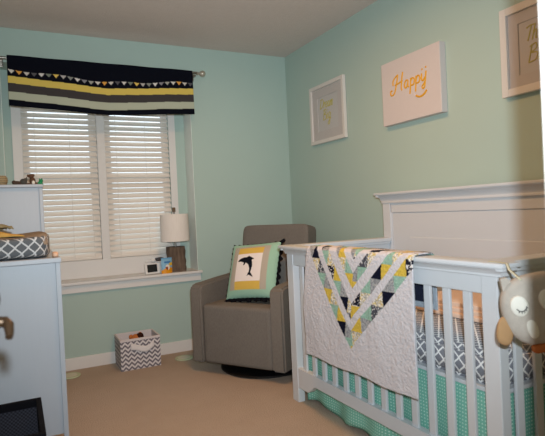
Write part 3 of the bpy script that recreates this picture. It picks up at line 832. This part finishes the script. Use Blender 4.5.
own_origin(pk, (-2.045, -1.5, .925)); tag(pk, 'small rolled peach washcloth on the dresser corner beside the changing pad', 'washcloth')

# little figures on the chest
Z = 1.305; FY = -.62
WOODD = plain('dark_brown_figure', '#4a3b32', .7, .2, .15, 60); STONE = plain('dark_grey_figure', '#4c4b46', .7, .2, .15, 60); BRN = plain('brown_figure', '#5e4434', .7, .2, .15, 60); GRN = plain('green_figure', '#1f8a58', .5, .3, .1, 60)
g = thing('log_figure', 'dark brown lying figurine, leftmost of the row on the tall chest', 'figurine', (-2.175, FY, Z), group='little animal figures on the tall chest')
MB().tube([(-2.195, FY, Z+.013), (-2.18, FY, Z+.014), (-2.155, FY-.004, Z+.012)], [.013, .0135, .011], 12).out('body', WOODD, g, True)
MB().ball((-2.193, FY, Z+.018), (.012, .011, .013)).out('head', WOODD, g, True)
g = thing('animal_figure', 'dark grey rounded animal figurine on the tall chest, second from left', 'figurine', (-2.145, FY, Z), group='little animal figures on the tall chest')
MB().ball((-2.143, FY, Z+.02), (.02, .016, .020)).ball((-2.155, FY-.006, Z+.006), (.008, .008, .006)).ball((-2.131, FY-.006, Z+.006), (.008, .008, .006)).out('body', STONE, g, True)
MB().ball((-2.131, FY, Z+.034), (.011, .010, .010)).ball((-2.125, FY, Z+.044), (.004, .004, .006)).out('head', STONE, g, True)
g = thing('monkey_figure', 'brown sitting animal figurine with pale belly, tallest on the tall chest', 'figurine', (-2.095, FY, Z), group='little animal figures on the tall chest')
MB().ball((-2.094, FY, Z+.024), (.017, .015, .025)).ball((-2.115, FY-.004, Z+.007), (.018, .010, .007)).ball((-2.076, FY-.002, Z+.009), (.014, .012, .009)).out('body', BRN, g, True)
MB().ball((-2.101, FY-.002, Z+.054), (.016, .013, .014)).ball((-2.117, FY-.003, Z+.056), (.006, .005, .009)).ball((-2.086, FY-.003, Z+.058), (.005, .005, .007)).out('head', BRN, g, True)
MB().ball((-2.090, FY-.013, Z+.015), (.009, .006, .012)).out('belly', CREAM, g, True)
g = thing('frog_figure', 'small green figurine at the right end of the tall chest', 'figurine', (-2.055, FY, Z), group='little animal figures on the tall chest')
MB().ball((-2.054, FY, Z+.012), (.015, .013, .011)).ball((-2.064, FY-.007, Z+.005), (.007, .006, .005)).ball((-2.042, FY-.007, Z+.005), (.007, .006, .005)).out('body', GRN, g, True)
MB().ball((-2.048, FY-.002, Z+.025), (.012, .011, .010)).ball((-2.043, FY-.004, Z+.036), (.004, .004, .005)).ball((-2.055, FY-.004, Z+.034), (.004, .004, .005)).out('head', GRN, g, True)
wj = thing('wicker_pot', 'round tan wicker pot at the left edge on the tall chest', 'pot', (-2.262, FY, Z))
MB().lathe((-2.262, FY, Z), [(.001, 0), (.022, 0), (.033, .012), (.037, .03), (.034, .048), (.027, .057), (.023, .057), (.024, .052), (.001, .05)], 28).out('pot_body', plain('tan_wicker', '#8f7d60', .8, .2, .3, 90), wj, True)
m = MB()
for z, r in ((.008, .029), (.02, .0365), (.032, .0375), (.044, .0355), (.054, .029)):
    m.tube([(-2.262+r*cos(2*pi*k/24), FY+r*sin(2*pi*k/24), Z+z) for k in range(25)], .0025, 6)
m.out('wicker_band', plain('pale_wicker', '#b3a27e', .8, .2, .2, 90), wj, True)

# dark fabric bin on the floor
bx0, bx1, by0, by1, bz, t_ = -2.52, -2.139, -2.02, -1.612, .345, .012
bn = thing('fabric_bin', 'open black woven fabric bin on the floor in front of the dresser', 'bin', ((bx0+bx1)/2, (by0+by1)/2, 0))
m = MB(); m.box((bx0, by0, 0), (bx1, by0+t_, bz), .003).box((bx0, by1-t_, 0), (bx1, by1, bz), .003).box((bx0, by0+t_, 0), (bx0+t_, by1-t_, bz)).box((bx1-t_, by0+t_, 0), (bx1, by1-t_, bz)).box((bx0+t_, by0+t_, .001), (bx1-t_, by1-t_, .012))
m.out('bin_body', WEAVE, bn)
m = MB()
for lo, hi in (((bx0-.004, by0-.004), (bx1+.004, by0+t_+.004)), ((bx0-.004, by1-t_-.004), (bx1+.004, by1+.004)), ((bx0-.004, by0+t_+.004), (bx0+t_+.004, by1-t_-.004)), ((bx1-t_-.004, by0+t_+.004), (bx1+.004, by1-t_-.004))):
    m.box((lo[0], lo[1], bz-.03), (hi[0], hi[1], bz+.003), .004)
m.out('bin_rim', DARKCLOTH, bn)

# ------------------------------------------------------------------ LIGHT
def area(name, loc, aim, size, power, col, shape='DISK', sy=None):
    l = bpy.data.lights.new(name, 'AREA'); l.shape = shape; l.size = size; l.energy = power; l.color = col
    if sy: l.size_y = sy
    o = bpy.data.objects.new(name, l); COL.objects.link(o); o.location = loc
    o.rotation_euler = (Vector(aim)-Vector(loc)).to_track_quat('-Z', 'Y').to_euler(); return o
FLASH, CEILP = 24.5, 17.5
hd_, el_ = R(22), R(8); p_ = Vector((-2.175, -4.035, 1.21))
fo = area('flash_lamp', p_, p_+Vector((sin(hd_)*cos(el_), cos(hd_)*cos(el_), sin(el_))), .042, FLASH, (.82, .93, 1.0))
fo.data.spread = R(108)
area('ceiling_lamp', (-1.25, -1.85, 2.36), (-1.25, -1.85, 0), .36, CEILP, (1.0, .49, .175))
w = bpy.data.worlds.new('dusk_sky'); SC.world = w; w.use_nodes = True
bg = w.node_tree.nodes['Background']; bg.inputs[0].default_value = (.80, .92, 1, 1); bg.inputs[1].default_value = 1.7

# ------------------------------------------------------------------ CAMERA (solved from the photo's room edges)
cd = bpy.data.cameras.new('camera'); cam = bpy.data.objects.new('camera', cd); COL.objects.link(cam); SC.camera = cam
cd.sensor_width = 36; cd.sensor_fit = 'HORIZONTAL'; cd.lens = 510.58/545*36; cd.clip_start = .02
cd.dof.use_dof = True; cd.dof.focus_distance = 3.3; cd.dof.aperture_fstop = 4.5
yaw, pit, rol = .46645, -.0129, -.0465
F = Vector((sin(yaw)*cos(pit), cos(yaw)*cos(pit), sin(pit))); Rv = F.cross(Vector((0, 0, 1))).normalized(); U = Rv.cross(F)
R2 = Rv*cos(rol)+U*sin(rol); U2 = U*cos(rol)-Rv*sin(rol)
cam.matrix_world = Matrix(((R2.x, U2.x, -F.x, -2.197), (R2.y, U2.y, -F.y, -3.977), (R2.z, U2.z, -F.z, 1.083), (0, 0, 0, 1)))
SC.view_settings.view_transform = 'Standard'; SC.view_settings.look = 'None'; SC.view_settings.exposure = 0
